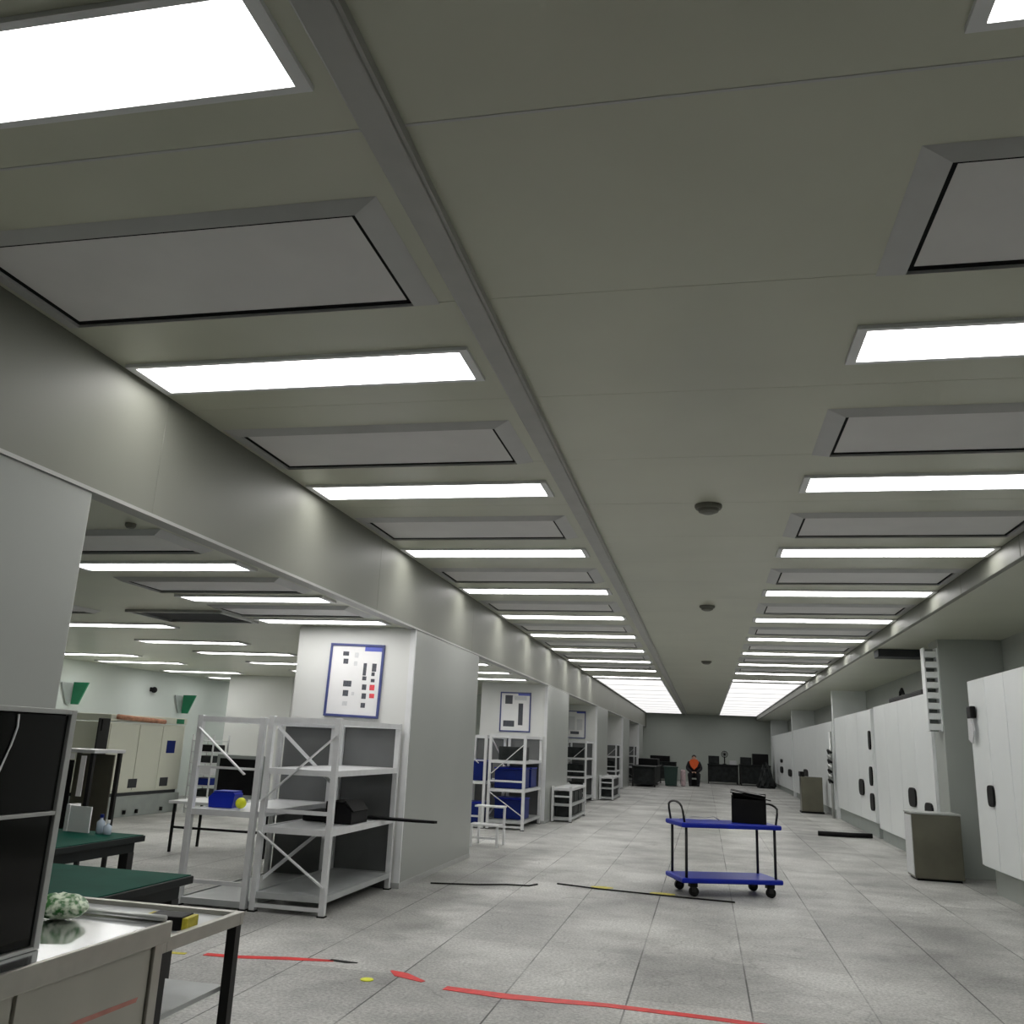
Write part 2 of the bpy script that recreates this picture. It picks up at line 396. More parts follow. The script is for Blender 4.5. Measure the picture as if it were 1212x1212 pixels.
# detectors on the corridor ceiling
det = [(.05, 7.45, 'round dark smoke detector nearest the camera on the corridor ceiling', .115),
       (.05, 12.95, 'second small dark detector along the middle of the corridor ceiling', .11), (.05, 21.2, 'third small dark detector far along the corridor ceiling', .12)]
for x, y, l, r in det:
    t = thing('smoke_detector', l, 'smoke detector', (x, y, HC), group='detectors on the corridor ceiling')
    MB().lathe([(r, 0), (r, -.02), (r * .93, -.035)]).build('base', 'detector', t, smooth=False)
    MB().lathe([(r * .8, -.034), (r * .72, -.06), (r * .4, -.075)], n=24).build('sensor_dome', 'detector', t, smooth=False)
t = thing('smoke_detector', 'tiny dark detector on the bay ceiling beside the first pillar', 'smoke detector', (-3.62, 4.9, HS))
MB().lathe([(.035, 0), (.035, -.015), (.025, -.03)]).build('base', 'detector', t)

# ------------------------------------------------------------------ notice boards
def board(x0, x1, z0, z1, y, label, prints, hdr, tilt=0.):
    w, h = x1 - x0, z1 - z0
    t = thing('notice_board', label, 'notice board', (x0, y, z0)); t.rotation_euler = (0, tilt, 0)
    fr = MB(); b = .028
    fr.box(0, w, -.03, 0, 0, b, .004).box(0, w, -.03, 0, h - b, h, .004).box(0, b, -.03, 0, b, h - b, .004).box(w - b, w, -.03, 0, b, h - b, .004)
    fr.build('frame', 'frameblue', t)
    MB().box(b, w - b, -.016, -.002, b, h - b).build('sheet', 'paper', t)
    MB().box(w * hdr[0], w * hdr[1], -.019, -.0161, h - b - hdr[2] * h, h - b).build('header', 'headblue', t)
    for px, pz, pw, ph, m in prints:
        MB().box(w * px, w * (px + pw), -.0175, -.0161, h * (pz - ph), h * pz).build('printed_notice', m, t)
    return t
D, R_, P_ = 'print_', 'printred', 'pale'
pr1 = [(.24, .89, .11, .058, D), (.26, .79, .09, .07, D), (.46, .88, .07, .07, P_), (.46, .76, .06, .06, P_),
       (.64, .74, .06, .17, D), (.64, .56, .075, .055, D), (.80, .74, .08, .11, D), (.80, .62, .06, .05, D), (.80, .53, .07, .045, D),
       (.30, .49, .15, .08, D), (.31, .36, .10, .08, D), (.47, .34, .05, .045, P_), (.32, .21, .09, .06, P_),
       (.65, .45, .08, .075, D), (.66, .33, .08, .075, D), (.66, .20, .08, .065, D), (.79, .45, .09, .075, R_), (.80, .33, .09, .06, R_)]
board(-4.38, -3.70, 1.82, 2.67, 9.95 - .001, 'blue framed notice board with small printed notices on the nearest white pillar', pr1, (.64, .97, .062), .02)
pr2 = [(.16, .92, .24, .22, D), (.12, .28, .36, .15, D), (.60, .72, .15, .55, D), (.46, .9, .4, .1, P_)]
board(-4.36, -3.68, 1.84, 2.68, 19.2 - .001, 'smaller looking notice board on the second pillar with few printed blocks', pr2, (.58, .97, .05))
board(-4.36, -3.68, 1.84, 2.68, 28.45 - .001, 'distant white notice board on the third pillar down the corridor', [(.2, .8, .3, .5, P_), (.6, .7, .25, .4, P_), (.3, .25, .4, .1, D)], (.58, .97, .05))

# ------------------------------------------------------------------ shelving
def make_rack(label, L=1.9, W=.74, H=1.76, levels=(.17, .74, 1.27), back=True, group='grey steel shelving units', top=True, braces=3, name='shelving_unit'):
    # origin at the front corridor corner on the floor; x to -W, y to +L
    t = thing(name, label, 'shelving', group=group)
    p = .055
    for x in (-W, -p):
        for y in (0, L - p):
            po = MB().box(x, x + p, y, y + p, .012, H, .004).build('post', 'shelf', t)
            MB().box(x - .008, x + p + .008, y - .008, y + p + .008, 0, .012).build('foot', 'rubber', po)
    for z in levels:
        d = MB().box(-W + p, -p, p, L - p, z - .022, z, .003)
        d.box(-W + p, -p, .004, .03, z - .05, z + .004).box(-W + p, -p, L - .03, L - .004, z - .05, z + .004)
        d.box(-W + .004, -W + .03, p, L - p, z - .05, z + .004).box(-.03, -.004, p, L - p, z - .05, z + .004)
        d.build('shelf', 'deck' if z < .5 else 'shelf', t)
    if top:
        d = MB().box(-W + p, -p, .004, .03, H - .06, H - .01).box(-W + p, -p, L - .03, L - .004, H - .06, H - .01)
        d.box(-W + .004, -W + .03, p, L - p, H - .06, H - .01).box(-.03, -.004, p, L - p, H - .06, H - .01)
        d.build('top_rail', 'shelf', t)
    MB().box(-W + p, -p, .01, .035, .04, .075).build('lower_rail', 'shelf', t)
    MB().box(-W + p, -p, .01, .035, levels[-2] + .13, levels[-2] + .165).build('middle_rail', 'shelf', t)
    if braces:
        bs = [((-W + .02, -.008, levels[-2] + .24), (-.02, -.008, H - .16)), ((-W + .02, -.008, levels[-2] - .04), (-.02, -.008, levels[0] + .08))]
        if braces > 2:
            bs += [((-W + .03, .15, H - .1), (-W + .03, L - .1, levels[-2] + .3)), ((-W + .03, .15, levels[0] + .1), (-W + .03, L - .1, levels[-2] - .08))]
        for a, b in bs: MB().bar(a, b, .012, .036, up=(0, 1, 0)).build('brace', 'shelf', t)
    return t
rackA = make_rack('grey steel shelving unit in front of the white pillar, black case inside', L=1.80); rackA.location = (-3.39, 8.1, 0)
rackB = make_rack('open grey steel shelving frame holding a blue box and yellow ball', L=1.80, W=.72, H=1.74, levels=(.07, .86), back=False, braces=0)
rackB.location = (-4.17, 8.1, 0)
MB().bar((-.69, -.008, 1.62), (-.15, -.008, 1.2), .012, .036, up=(0, 1, 0)).build('brace', 'shelf', rackB)
MB().box(-.665, -.055, .01, .035, 1.24, 1.262).build('thin_rail', 'shelf', rackB)
for yb, nm in ((17.35, 'second'), (26.6, 'third'), (35.85, 'fourth'), (45.1, 'last')):
    dup(rackA, (-3.39, yb, 0), label='grey steel shelving unit in front of the %s pillar down the left side' % {'second': 'second', 'third': 'third', 'fourth': 'fourth', 'last': 'last'}[nm])
    dup(rackB, (-4.17, yb, 0), label='open grey shelving frame left of the unit at the %s pillar' % nm)
for yb, nm in ((8.1, 'nearest white'), (17.35, 'second'), (26.6, 'third'), (35.85, 'fourth'), (45.1, 'last')):
    o = MB().box(-.705, .705, -.011, .011, 0, 1.70, .003).build('backing_board', 'leadgrey'); o.location = (-4.125, yb + 1.823, 0)
    tag(o, 'dark grey board standing behind the shelving against the %s pillar' % nm, 'board', 'grey boards behind the shelving')
# low rack beside the second pillar
lowr = make_rack('low dark filled rack along the side of the second pillar', L=2.3, W=.45, H=.74, levels=(.1, .38, .70), back=False, top=False, braces=0, group='low racks', name='low_rack')
lowr.location = (-2.84, 19.9, 0)
dup(lowr, (-2.84, 29.1, 0), label='low dark filled rack along the side of the third pillar')
for yb, nm in ((19.9, 'second'), (29.1, 'third')):
    for j in range(3):
        for z, zz in ((.105, 'lower'), (.385, 'upper')):
            o = MB().box(-3.22, -2.9, yb + .1 + .72 * j, yb + .72 + .72 * j, z, z + .22, .012).build('storage_box', 'junk', loc=(-3.06, yb + .4 + .72 * j, z))
            tag(o, 'dark storage box, %s from camera on the %s shelf of the low rack, %s pillar' % (ORD[j], zz, nm), 'box', 'dark boxes in the low racks')

# things on the racks
t = thing('equipment_case', 'black case with sloping lid on the middle shelf of the nearest shelving', 'case', (-3.62, 9.0, .744), group=None)
MB().prism([(-.13, 0), (.15, 0), (.15, .11), (.06, .21), (-.13, .21)], 1, -.22, .22).build('body', 'black', t)
MB().prism([(.155, .115), (.165, .125), (.07, .225), (.06, .215)], 1, -.21, .21).build('lid', 'rubber', t)
t = tag(MB().box(-4.05, -3.78, 8.9, 9.35, .744, .84, .012).build('black_box', 'black', loc=(-3.9, 9.1, .744)), 'low black box behind the sloping case on the nearest shelving', 'box')
o = MB().prism([(-4.0, 9.52), (-3.0, 9.42), (-2.80, 9.44), (-2.78, 9.48), (-3.0, 9.53), (-4.0, 9.66)], 2, .746, .772).build('black_plank', 'black', loc=(-3.4, 9.5, .746))
tag(o, 'long thin black plank sticking out of the nearest shelving towards the aisle', 'plank')
t = thing('storage_bin', 'bright blue plastic bin on the open frame beside the yellow ball', 'bin', (-4.68, 8.45, .864), rz=.1)
MB().prism([(-.13, 0), (.11, 0), (.13, .13), (.11, .145), (-.09, .145), (-.14, .09)], 1, -.1, .1).build('body', 'blue', t)
MB().box(-.09, .115, -.105, .105, .147, .157, .003).build('lid', 'blue', t)
o = MB().ball((0, 0, .053), .053, 1, 1, 1).build('ball', 'yellow', smooth=True); o.location = (-4.46, 8.35, .865)
tag(o, 'small bright yellow ball on the open shelving frame', 'ball')
# blue crates on second unit
cr = thing('crate', 'blue crate on the middle shelf of the unit at the second pillar', 'crate', (-3.76, 17.9, .744), group='blue crates on the second shelving')
MB().box(-.29, .29, -.3, .3, 0, .36, .015).build('body', 'navy', cr); MB().box(-.3, .3, -.31, .31, .365, .39, .006).build('lid', 'blue', cr)
dup(cr, (-3.76, 18.7, .744), label='second blue crate behind the first, unit at the second pillar')
dup(cr, (-4.53, 17.9, .864), label='blue crate on the open frame next to the second pillar')
dup(cr, (-4.53, 17.8, .075), label='blue crate on the bottom shelf of the frame at the second pillar')
dup(cr, (-3.76, 18.0, .174), label='dark blue crate on the bottom shelf of the unit at second pillar')
for i, (x, y, z, w, h, pn) in enumerate([(-3.76, 27.2, .744, .5, .34, 'third'), (-3.76, 27.2, .174, .52, .4, 'third'), (-3.76, 27.2, 1.274, .5, .3, 'third'),
                                         (-3.76, 36.5, .744, .5, .34, 'fourth'), (-3.76, 36.5, .174, .52, .4, 'fourth'), (-3.76, 18.0, 1.274, .5, .26, 'second')]):
    o = MB().box(-w/2, w/2, -.3, .3, 0, h, .012).build('storage_box', 'junk'); o.location = (x, y, z)
    tag(o, 'dark storage box on the %s shelf of the unit at the %s pillar' % ('bottom' if z < .5 else 'middle' if z < 1 else 'upper', pn), 'box', 'dark boxes on the far shelving')
# step stool beyond first pillar
t = thing('step_stool', 'low steel step frame on the floor beyond the first white pillar', 'step stool', (-3.42, 14.6, 0))
for x in (-.22, .2):
    for y in (-.25, .25):
        MB().box(x - .018, x + .018, y - .018, y + .018, 0, .58 if y > 0 else .32).build('leg', 'shelf', t)
MB().box(-.25, .23, .02, .28, .58, .605, .004).build('upper_step', 'shelf', t); MB().box(-.25, .23, -.28, .02, .32, .345, .004).build('lower_step', 'shelf', t)
MB().box(-.22, .2, -.262, -.238, .12, .15).build('rung', 'shelf', t)

# ------------------------------------------------------------------ foreground: counter, dark glass cabinet, frame table
t = thing('steel_counter', 'stainless steel counter with panel doors in the bottom left corner', 'counter', (-2.07, 2.2, 0))
X0 = -1.02
MB().box(X0 + .03, -.03, -1.2, 1.2, .08, .80).build('body', 'steelpan', t)
MB().box(X0 + .06, -.08, -1.15, 1.15, 0, .079).build('plinth', 'darksteel', t)
tp = MB().box(X0, 0, -1.22, 1.22, .845, .862, .004).build('worktop', 'steeltop', t)
MB().box(-.012, .008, -1.225, 1.225, .79, .866, .005).box(X0, -.012, 1.2, 1.222, .79, .866, .004).box(X0, X0 + .02, -1.2, 1.2, .8, .845).build('edge_band', 'steel', t)
for a, b in ((-1.18, -.42), (-.40, .42), (.44, 1.14)):
    MB().box(-.03, -.016, a, b, .1, .785, .003).build('door', 'steelpan', t)
MB().box(-.031, -.004, 1.145, 1.2, .02, .79, .004).build('corner_post', 'steel', t)
MB().prism([(.5, .60), (.75, .615), (1.08, .607), (1.09, .622), (.75, .632), (.5, .62)], 0, -.0158, -.0145).build('red_reflection', 'palered', t)  # red reflection of the tape, painted on the steel front as a stripe

t = thing('glass_cabinet', 'black glass fronted cabinet with metal frame standing on the steel counter', 'cabinet', (-2.2, 2.30, .863))
MB().box(-.5, -.02, -.60, .54, 0, .775, .004).build('body', 'black', t)
fr = MB()
fr.box(-.02, .004, .517, .545, 0, .785, .003).box(-.02, .004, -.61, -.57, 0, .785, .003).box(-.02, .004, -.57, .517, .768, .785, .002).box(-.02, .004, -.57, .517, 0, .012, .002)
fr.box(-.02, .002, -.57, .517, .43, .443, .002)
fr.build('frame', 'alu', t)
MB().box(-.019, -.008, -.568, .515, .445, .763).build('upper_pane', 'blackglass', t)
MB().box(-.019, -.008, -.568, .515, .016, .428).build('lower_pane', 'blackglass', t)
MB().tube([(-.003, .27, .76), (-.003, .275, .72), (-.003, .26, .66), (-.003, .23, .58), (-.003, .19, .53), (-.003, .14, .50), (-.003, .09, .47)], .0035, 6).build('white_cord', 'rim', t, smooth=True)

t = thing('frame_table', 'steel frame table with lower shelf beside the stainless counter', 'table', (-2.12, 3.79, 0))
for x in (-.86, -.05):
    for y in (-.31, .28): MB().box(x, x + .045, y, y + .045, 0, .73).build('leg', 'darksteel', t)
MB().box(-.83, -.02, -.29, .30, .745, .765).build('tabletop', 'deck', t)
MB().box(-.87, 0, -.325, -.29, .73, .785, .004).box(-.87, 0, .30, .335, .73, .785, .004).box(-.035, 0, -.29, .30, .73, .785, .004).box(-.87, -.83, -.29, .30, .73, .785, .004).build('rim', 'steel', t)
MB().box(-.815, -.05, -.29, .30, .455, .475).build('lower_shelf', 'deck', t)
t = thing('battery_pack', 'black block with yellow end lying on the steel frame table', 'battery pack', (-2.27, 3.76, .766), rz=.1)
MB().box(-.09, .07, -.06, .06, 0, .055, .006).build('body', 'black', t); MB().box(.071, .095, -.055, .055, .004, .05, .004).build('yellow_end', 'yellowtape', t); MB().box(-.115, -.091, -.055, .055, .004, .05, .004).build('yellow_end', 'yellowtape', t)
o = MB().ball((0, 0, .045), .1, 1.15, .75, .45).build('wrapped_bundle', 'leafwrap', smooth=True); o.location = (-2.47, 3.28, .863)
dm = o.data
for v in dm.vertices: v.co *= 1 + random.uniform(-.1, .1)
zmin = min(v.co.z for v in dm.vertices)
for v in dm.vertices: v.co.z -= zmin
tag(o, 'green and white wrapped bundle at the back of the steel counter', 'bundle')
o = MB().tube([(-.42, 0, .012), (0, .01, .012), (.42, 0, .012)], .012, 8).build('steel_rod', 'alu', smooth=True); o.location = (-2.50, 3.40, .864)
tag(o, 'thin pale metal rod lying along the back of the counter', 'rod')

# ------------------------------------------------------------------ green work tables
def worktable(label, x0, x1, y0, y1, h=.75):
    t = thing('work_table', label, 'table', (x1, y1, 0), group='green topped work tables')
    W, L = x1 - x0, y1 - y0
    MB().box(-W, 0, -L, 0, h - .05, h - .006, .006).build('tabletop', 'edge', t)
    MB().box(-W + .012, -.012, -L + .012, -.012, h - .0055, h, .002).build('green_mat', 'green', t)
    for x in (-W + .05, -.13):
        for y in (-L + .05, -.13): MB().box(x, x + .08, y, y + .08, 0, h - .13, .005).build('leg', 'darksteel', t)
    MB().box(-W + .06, -.05, -.1, -.06, h - .13, h - .051).box(-W + .06, -.05, -L + .06, -L + .1, h - .13, h - .051).box(-.09, -.05, -L + .1, -.1, h - .13, h - .051).box(-W + .06, -W + .1, -L + .1, -.1, h - .13, h - .051).build('apron', 'edge', t)
    return t
worktable('green topped work table nearest the camera, behind the steel counter', -4.35, -3.03, 4.22, 5.2)
worktable('farther green topped work table with bottles and white card on it', -5.7, -4.47, 4.9, 6.85)
t = thing('card_stand', 'white folded card standing on the farther green table', 'card', (-4.98, 6.70, .751), rz=-.15)
MB().box(-.12, .1, -.006, .006, 0, .2).build('front_leaf', 'paper', t); MB().box(-.16, -.125, -.012, .10, 0, .21).build('side_leaf', 'paper', t)
for i, (x, y, h, l) in enumerate([(-4.79, 6.70, .13, 'taller pale blue bottle on the farther green table'), (-4.71, 6.68, .09, 'shorter clear bottle beside the taller one on the green table')]):
    t = thing('bottle', l, 'bottle', (x, y, .751), group='bottles on the green table')
    MB().lathe([(.03, 0), (.032, .01), (.032, h * .7), (.012, h * .85), (.012, h * .95)], n=16).build('body', 'bottle', t, smooth=True)
    MB().lathe([(.015, h * .95), (.015, h + .02)], n=14).build('cap', 'navy' if i == 0 else 'rim', t)
# stand behind table
t = thing('equipment_stand', 'dark steel equipment stand with pale top behind the green tables', 'stand', (-6.75, 9.0, 0))
for x in (-.28, .24):
    for y in (-.25, .21): MB().box(x, x + .04, y, y + .04, 0, 1.3).build('post', 'darksteel', t)
MB().box(-.3, .3, -.27, .27, 1.3, 1.335, .004).build('top', 'shelf', t)
MB().box(-.24, .24, .16, .18, .3, 1.28).build('back_panel', 'olive', t)
MB().box(-.2, .05, -.26, -.24, .35, 1.22, .004).build('black_panel', 'black', t)
MB().box(-.18, .06, -.265, -.262, 1.23, 1.29).build('label_plate', 'paper', t); MB().box(.14, .2, -.262, -.25, .85, 1.27).build('white_strip', 'paper', t)

# ------------------------------------------------------------------ back of the bay
t = thing('cream_machine', 'large cream machine cabinet on a grey plinth by the bay wall', 'machine', (-10.4, 14.7, 0))
MB().box(-1.3, 0, -.35, 2.1, .42, 1.66, .02).build('body', 'cream', t)
MB().box(-1.25, .05, -.35, 2.1, 0, .36, .01).build('plinth', 'plinth', t)
MB().box(-1.22, -.02, -.3, 2.05, .361, .419).build('shadow_gap', 'hole', t)
MB().box(-1.3, .02, -.35, 2.1, 1.68, 1.80, .01).build('top_band', 'cream', t)
MB().tube([(.05, -.2, 1.76), (.06, .3, 1.74), (.06, .95, 1.72), (.06, 1.25, 1.71)], .045, 10).build('orange_pipe', 'rust', t, smooth=True)
MB().box(.021, .03, 1.72, 1.98, 1.69, 1.78).build('green_label', 'signgreen', t)
for a, b in ((-.3, .55), (.57, 1.3), (1.32, 2.06)): MB().box(.001, .014, a, b, .46, 1.63, .004).build('door', 'cream', t)
for y, z, w, h in ((1.5, 1.12, .28, .24), (.42, .50, .26, .16), (1.42, .50, .26, .16)):
    MB().box(.0145, .022, y, y + w, z, z + h).build('dark_window', 'navy' if z > 1 else 'hole', t)
for y in (.35, .72, 1.5): MB().lathe([(.03, .05), (.03, .12)], c=(.07, y, 0), n=12).build('foot_knob', 'black', t)
MB().box(.0, .03, -.66, -.36, .9, 1.72, .01).box(.03, .05, -.6, -.42, 1.5, 1.7).build('side_gear', 'darksteel', t)
t = thing('wire_rack', 'narrow tall rack of small trays between cream machine and open frame', 'rack', (-9.85, 16.9, 0))
for x in (-.24, .22):
    for y in (-.3, .28): MB().box(x, x + .025, y, y + .025, 0, 1.5).build('post', 'shelf', t)
for k in range(7):
    MB().box(-.24, .245, -.3, .305, .08 + .215 * k, .1 + .215 * k).build('tray', 'shelf', t)
for k in range(5):
    o = MB().box(-.2, .2, -.24, .24, 0, .13, .01).build('tray_box', ['junk', 'navy', 'shelf', 'junk', 'black'][k]); o.location = (-9.85, 16.9, .101 + .215 * (k + 1))
    tag(o, '%s box from the bottom in the narrow tall rack' % ORD[k], 'box', 'boxes in the narrow rack')
def exit_sign(x, y, z, label):
    t = thing('wall_sign', label, 'sign', (x, y, z), group='green wall signs')
    MB().prism([(.06, 0), (.22, 0), (.40, .44), (.06, .44)], 1, -.02, .02).build('green_face', 'signgreen', t)
    MB().prism([(-.12, 0), (-.03, 0), (-.03, .42), (-.34, .42)], 0, .02, .05).build('grey_face', 'deck', t)
    MB().box(0, .059, -.028, .03, .05, .4).build('bracket', 'alu', t)
exit_sign(-12.6, 16.0, 1.98, 'green and white wedge sign above the dark glass cabinet')
exit_sign(-12.6, 20.0, 1.96, 'green and white wedge sign right above the cream machine')
t = thing('wall_camera', 'small dark round camera high on the pale bay wall', 'camera', (-12.6, 18.7, 2.45))
MB().box(0, .05, -.05, .05, -.05, .05, .01).build('base', 'black', t); MB().ball((.09, 0, -.01), .07).build('dome', 'black', t, smooth=True)
# steel stand behind open rack
t = thing('monitor', 'dark boxy monitor on a desk behind the open shelving frame', 'monitor', (-6.2, 11.6, .66))
MB().box(-.42, .25, -.02, .1, .05, .62, .01).build('case', 'plinth', t); MB().box(-.37, .2, -.026, -.021, .1, .57).build('screen', 'black', t); MB().box(-.2, .05, -.05, .12, 0, .05).build('stand', 'shelf', t)
t = thing('desk', 'pale desk with thin dark legs behind the open shelving frame', 'desk', (-6.3, 11.7, 0))
MB().box(-.8, .7, -.4, .4, .62, .655, .004).build('desktop', 'shelf', t)
for x in (-.75, .62):
    for y in (-.36, .33): MB().box(x, x + .03, y, y + .03, 0, .62).build('leg', 'black', t)
MB().box(-.72, .62, -.35, -.33, .30, .33).build('crossbar', 'black', t)

# ------------------------------------------------------------------ trolley
TR = (.19, 11.45); TA = .36
t = thing('platform_trolley', 'blue two tier trolley standing in the middle of the corridor', 'trolley', (TR[0], TR[1], 0), TA)
Lt, Wt = 1.22, .62
for z, n in ((.20, 'lower_deck'), (.80, 'upper_deck')):
    MB().box(-Lt/2, Lt/2, -Wt/2, Wt/2, z - .055, z, .022, seg=3).build(n, 'blue', t)
for sx in (-1, 1):
    for sy in (-1, 1):
        x, y = sx * (Lt/2 - .07), sy * (Wt/2 - .06)
        MB().tube([(x, y, .2), (x, y, .745)], .016, 10).build('post', 'darksteel', t, smooth=True)
        w = MB().box(x * .86 - .045, x * .86 + .045, y - .035, y + .035, .105, .145).build('caster', 'black', t)
        MB().tube([(x * .86 + .01, y - .022, .055), (x * .86 + .01, y + .022, .055)], .054, 18).build('wheel', 'rubber', w)
        MB().box(x * .86 - .02, x * .86 + .03, y - .032, y - .025, .05, .105).box(x * .86 - .02, x * .86 + .03, y + .025, y + .032, .05, .105).build('fork', 'darksteel', w)
for sx in (-1, 1):
    x = sx * (Lt/2 - .05); w = Wt/2 - .06
    pts = [(x, -w, .80)] + [(x + sx * .02, -w + .02 * 0, .92)] + [(x + sx * .03, -w * math.cos(a), .95 + .07 * math.sin(a)) for a in [PI * k / 8 for k in range(1, 8)]] + [(x + sx * .02, w, .92), (x, w, .80)]
    MB().tube(pts, .013, 10).build('handle', 'darksteel', t, smooth=True)
ca, sa = math.cos(TA), math.sin(TA)
def onT(x, y): return (TR[0] + x * ca - y * sa, TR[1] + x * sa + y * ca)
bx = onT(.33, -.02)
t = thing('open_crate', 'black open crate standing on top of the blue trolley', 'crate', (bx[0], bx[1], .802), TA - .42)
q = MB()
q.box(-.2, .2, -.15, .15, 0, .015).box(-.2, .2, -.15, -.135, .015, .27).box(-.2, .2, .135, .15, .015, .33).box(-.2, -.185, -.135, .135, .015, .31).box(.185, .2, -.135, .135, .015, .28)
q.build('body', 'black', t)
MB().box(-.215, .26, -.02, .0, -.004, .008, m=Matrix.Translation((0, -.13, .31)) @ Matrix.Rotation(.16, 4, 'Y')).box(-.21, .2, -.165, .16, .0, .01, m=Matrix.Translation((0, 0, .335)) @ Matrix.Rotation(.14, 4, 'Y')).build('lid', 'black', t)
wx = onT(-.2, .1)
o = MB().tube([(-.3, 0, .012), (-.2, .03, .03), (-.1, -.02, .05), (.02, .03, .03), (.12, -.03, .05), (.2, .0, .012)], .006, 6).build('wire_coil', 'alu', smooth=True); o.location = (wx[0], wx[1], .80); o.rotation_euler = (0, 0, TA)
tag(o, 'loose thin grey wire lying on the upper trolley deck', 'wire')

# ------------------------------------------------------------------ right side: pilasters, cabinets
struct('pillar', MB().box(3.5, 4.4, 14.65, 15.25, 0, HR, .01), 'rightwall', 'grey pillar on the right beside the nearest white cabinet', 'pillar')
for y, l in ((26.75, 'slim white post between the third and fourth white cabinets'), (39.1, 'slim white post between fourth and fifth white cabinets'), (51.4, 'slim white post past the last white cabinet')):
    struct('pillar', MB().box(3.5, 4.4, y - .12, y + .12, 0, HR, .01), 'white', l, 'pillar')
t = thing('louvre_panel', 'tall white slatted panel on the left edge of the right pillar', 'louvre panel', (3.4, 14.8, 2.05))
MB().box(-.1, -.08, -.1, .1, 0, 1.25).box(.08, .099, -.1, .1, 0, 1.25).build('frame', 'white', t)
for k in range(8): MB().box(-.079, .079, -.1, .08, .02 + .155 * k, .11 + .155 * k, .004).build('slat', 'white', t)
MB().box(-.079, .079, .082, .095, 0, 1.25).build('backing', 'plinth', t)

def cabinet(y0, y1, z0, z1, doors, label, handles, plinth='plinth', xf=3.5, xb=4.38, pin=.05):
    t = thing('white_cabinet', label, 'cabinet', ((xf + xb) / 2, y0, 0), group='tall white cabinets along the right wall')
    a, b = xf - (xf + xb) / 2, xb - (xf + xb) / 2
    L = y1 - y0
    MB().box(a + .02, b, 0, L, z0, z1, .012).build('body', 'white', t)
    MB().box(a + pin, b, .03, L - .03, 0, z0 - .001).build('plinth', plinth, t)
    w = L / doors
    for k in range(doors):
        MB().box(a, a + .019, k * w + .008, (k + 1) * w - .008, z0 + .015, z1 - .01, .005).build('door', 'white', t)
    for y, z, hw, hh in handles:
        q = MB()
        pts = []
        for i in range(16):
            an = 2 * PI * i / 16; c_, s_ = math.cos(an), math.sin(an)
            pts.append((y - y0 + hw * math.copysign(abs(c_) ** .6, c_), z + hh * math.copysign(abs(s_) ** .6, s_)))
        q.prism(pts, 0, a - .03, a - .0005)
        q.build('handle', 'black', t)
    return t
cabinet(10.2, 13.25, .33, 2.69, 4, 'nearest tall white cabinet on the right, cut by the frame edge', [(12.55, 1.22, .12, .13)], plinth='rightwall', pin=.14)
cabinet(15.45, 20.4, .22, 2.68, 4, 'tall white cabinet just beyond the grey pillar on the right, two openings low', [(17.05, 1.0, .27, .16), (15.9, .80, .25, .17)])
cabinet(20.75, 26.4, .30, 2.66, 3, 'third tall white cabinet on the right, grey plinth below', [(22.3, .98, .32, .18), (21.0, .72, .22, .18), (21.0, 1.25, .16, .2), (20.95, 2.0, .12, .2)])
cabinet(27.1, 38.6, .2, 2.60, 3, 'fourth white cabinet on the right with one dark opening', [(34.2, .98, .7, .18)])
cabinet(39.5, 51.0, .2, 2.58, 2, 'last white cabinet on the right nearest the far wall', [(44.7, .95, .8, .15), (40.4, .90, .8, .15), (44.7, 1.35, .6, .08)])
t = thing('cloth_rag', 'white and dark rag hanging on the edge of the nearest white cabinet', 'rag', (3.45, 13.0, 2.06))
MB().box(-.03, .04, -.1, .1, .12, .28, .02).build('dark_clip', 'black', t); MB().prism([(-.14, -.04), (-.02, -.2), (.12, -.15), (.1, .12), (-.05, .12)], 0, -.02, .0).build('white_cloth', 'pale', t)
t = thing('equipment_bag', 'black bag lying on top of the white cabinet beyond the pillar', 'bag', (3.85, 18.2, 2.682), rz=0)
MB().box(-.25, .25, -1.9, 1.0, 0, .11, .03).build('body', 'black', t); MB().tube([(0, .7, .1), (0, .95, .3), (0, 1.1, .25), (0, 1.2, .02)], .03, 8).build('strap', 'rubber', t, smooth=True)
# olive bins
t = thing('steel_bin', 'olive brown steel bin beside the grey pillar on the right', 'bin', (3.14, 14.3, 0), group=None)
MB().box(-.30, .34, -.25, .25, .03, .88, .012).build('body', 'olive', t); MB().box(-.31, .35, -.26, .26, .882, .905, .006).build('lid', 'alu', t); MB().box(-.27, .31, -.22, .22, 0, .029).build('base', 'black', t)
MB().box(-.308, -.301, -.22, .22, .06, .86).build('side_panel', 'pale', t)
t = thing('steel_bin', 'smaller distant olive bin in front of the fourth white cabinet', 'bin', (3.05, 28.6, 0))
MB().box(-.3, .3, -.25, .25, .05, 1.02, .012).build('body', 'olive', t); MB().box(-.32, .32, -.27, .27, 0, .049).build('base', 'black', t); MB().box(-.32, -.2, -.26, .26, 1.021, 1.16, .01).build('lid', 'black', t)
# valves by cab 3
t = thing('valve_cluster', 'tangle of small grey pipes and valves between white cabinets', 'valves', (3.38, 26.7, 0))
for k in range(7):
    z = .95 + .13 * k; MB().tube([(0, -.3 + .05 * (k % 3), z), (-.06, -.1, z + .06), (0, .2, z - .02)], .035, 8).build('pipe', 'alu' if k % 2 else 'black', t, smooth=True)
MB().tube([(.03, 0, 0), (.03, 0, 2.3)], .04, 8).build('riser_pipe', 'alu', t, smooth=True)
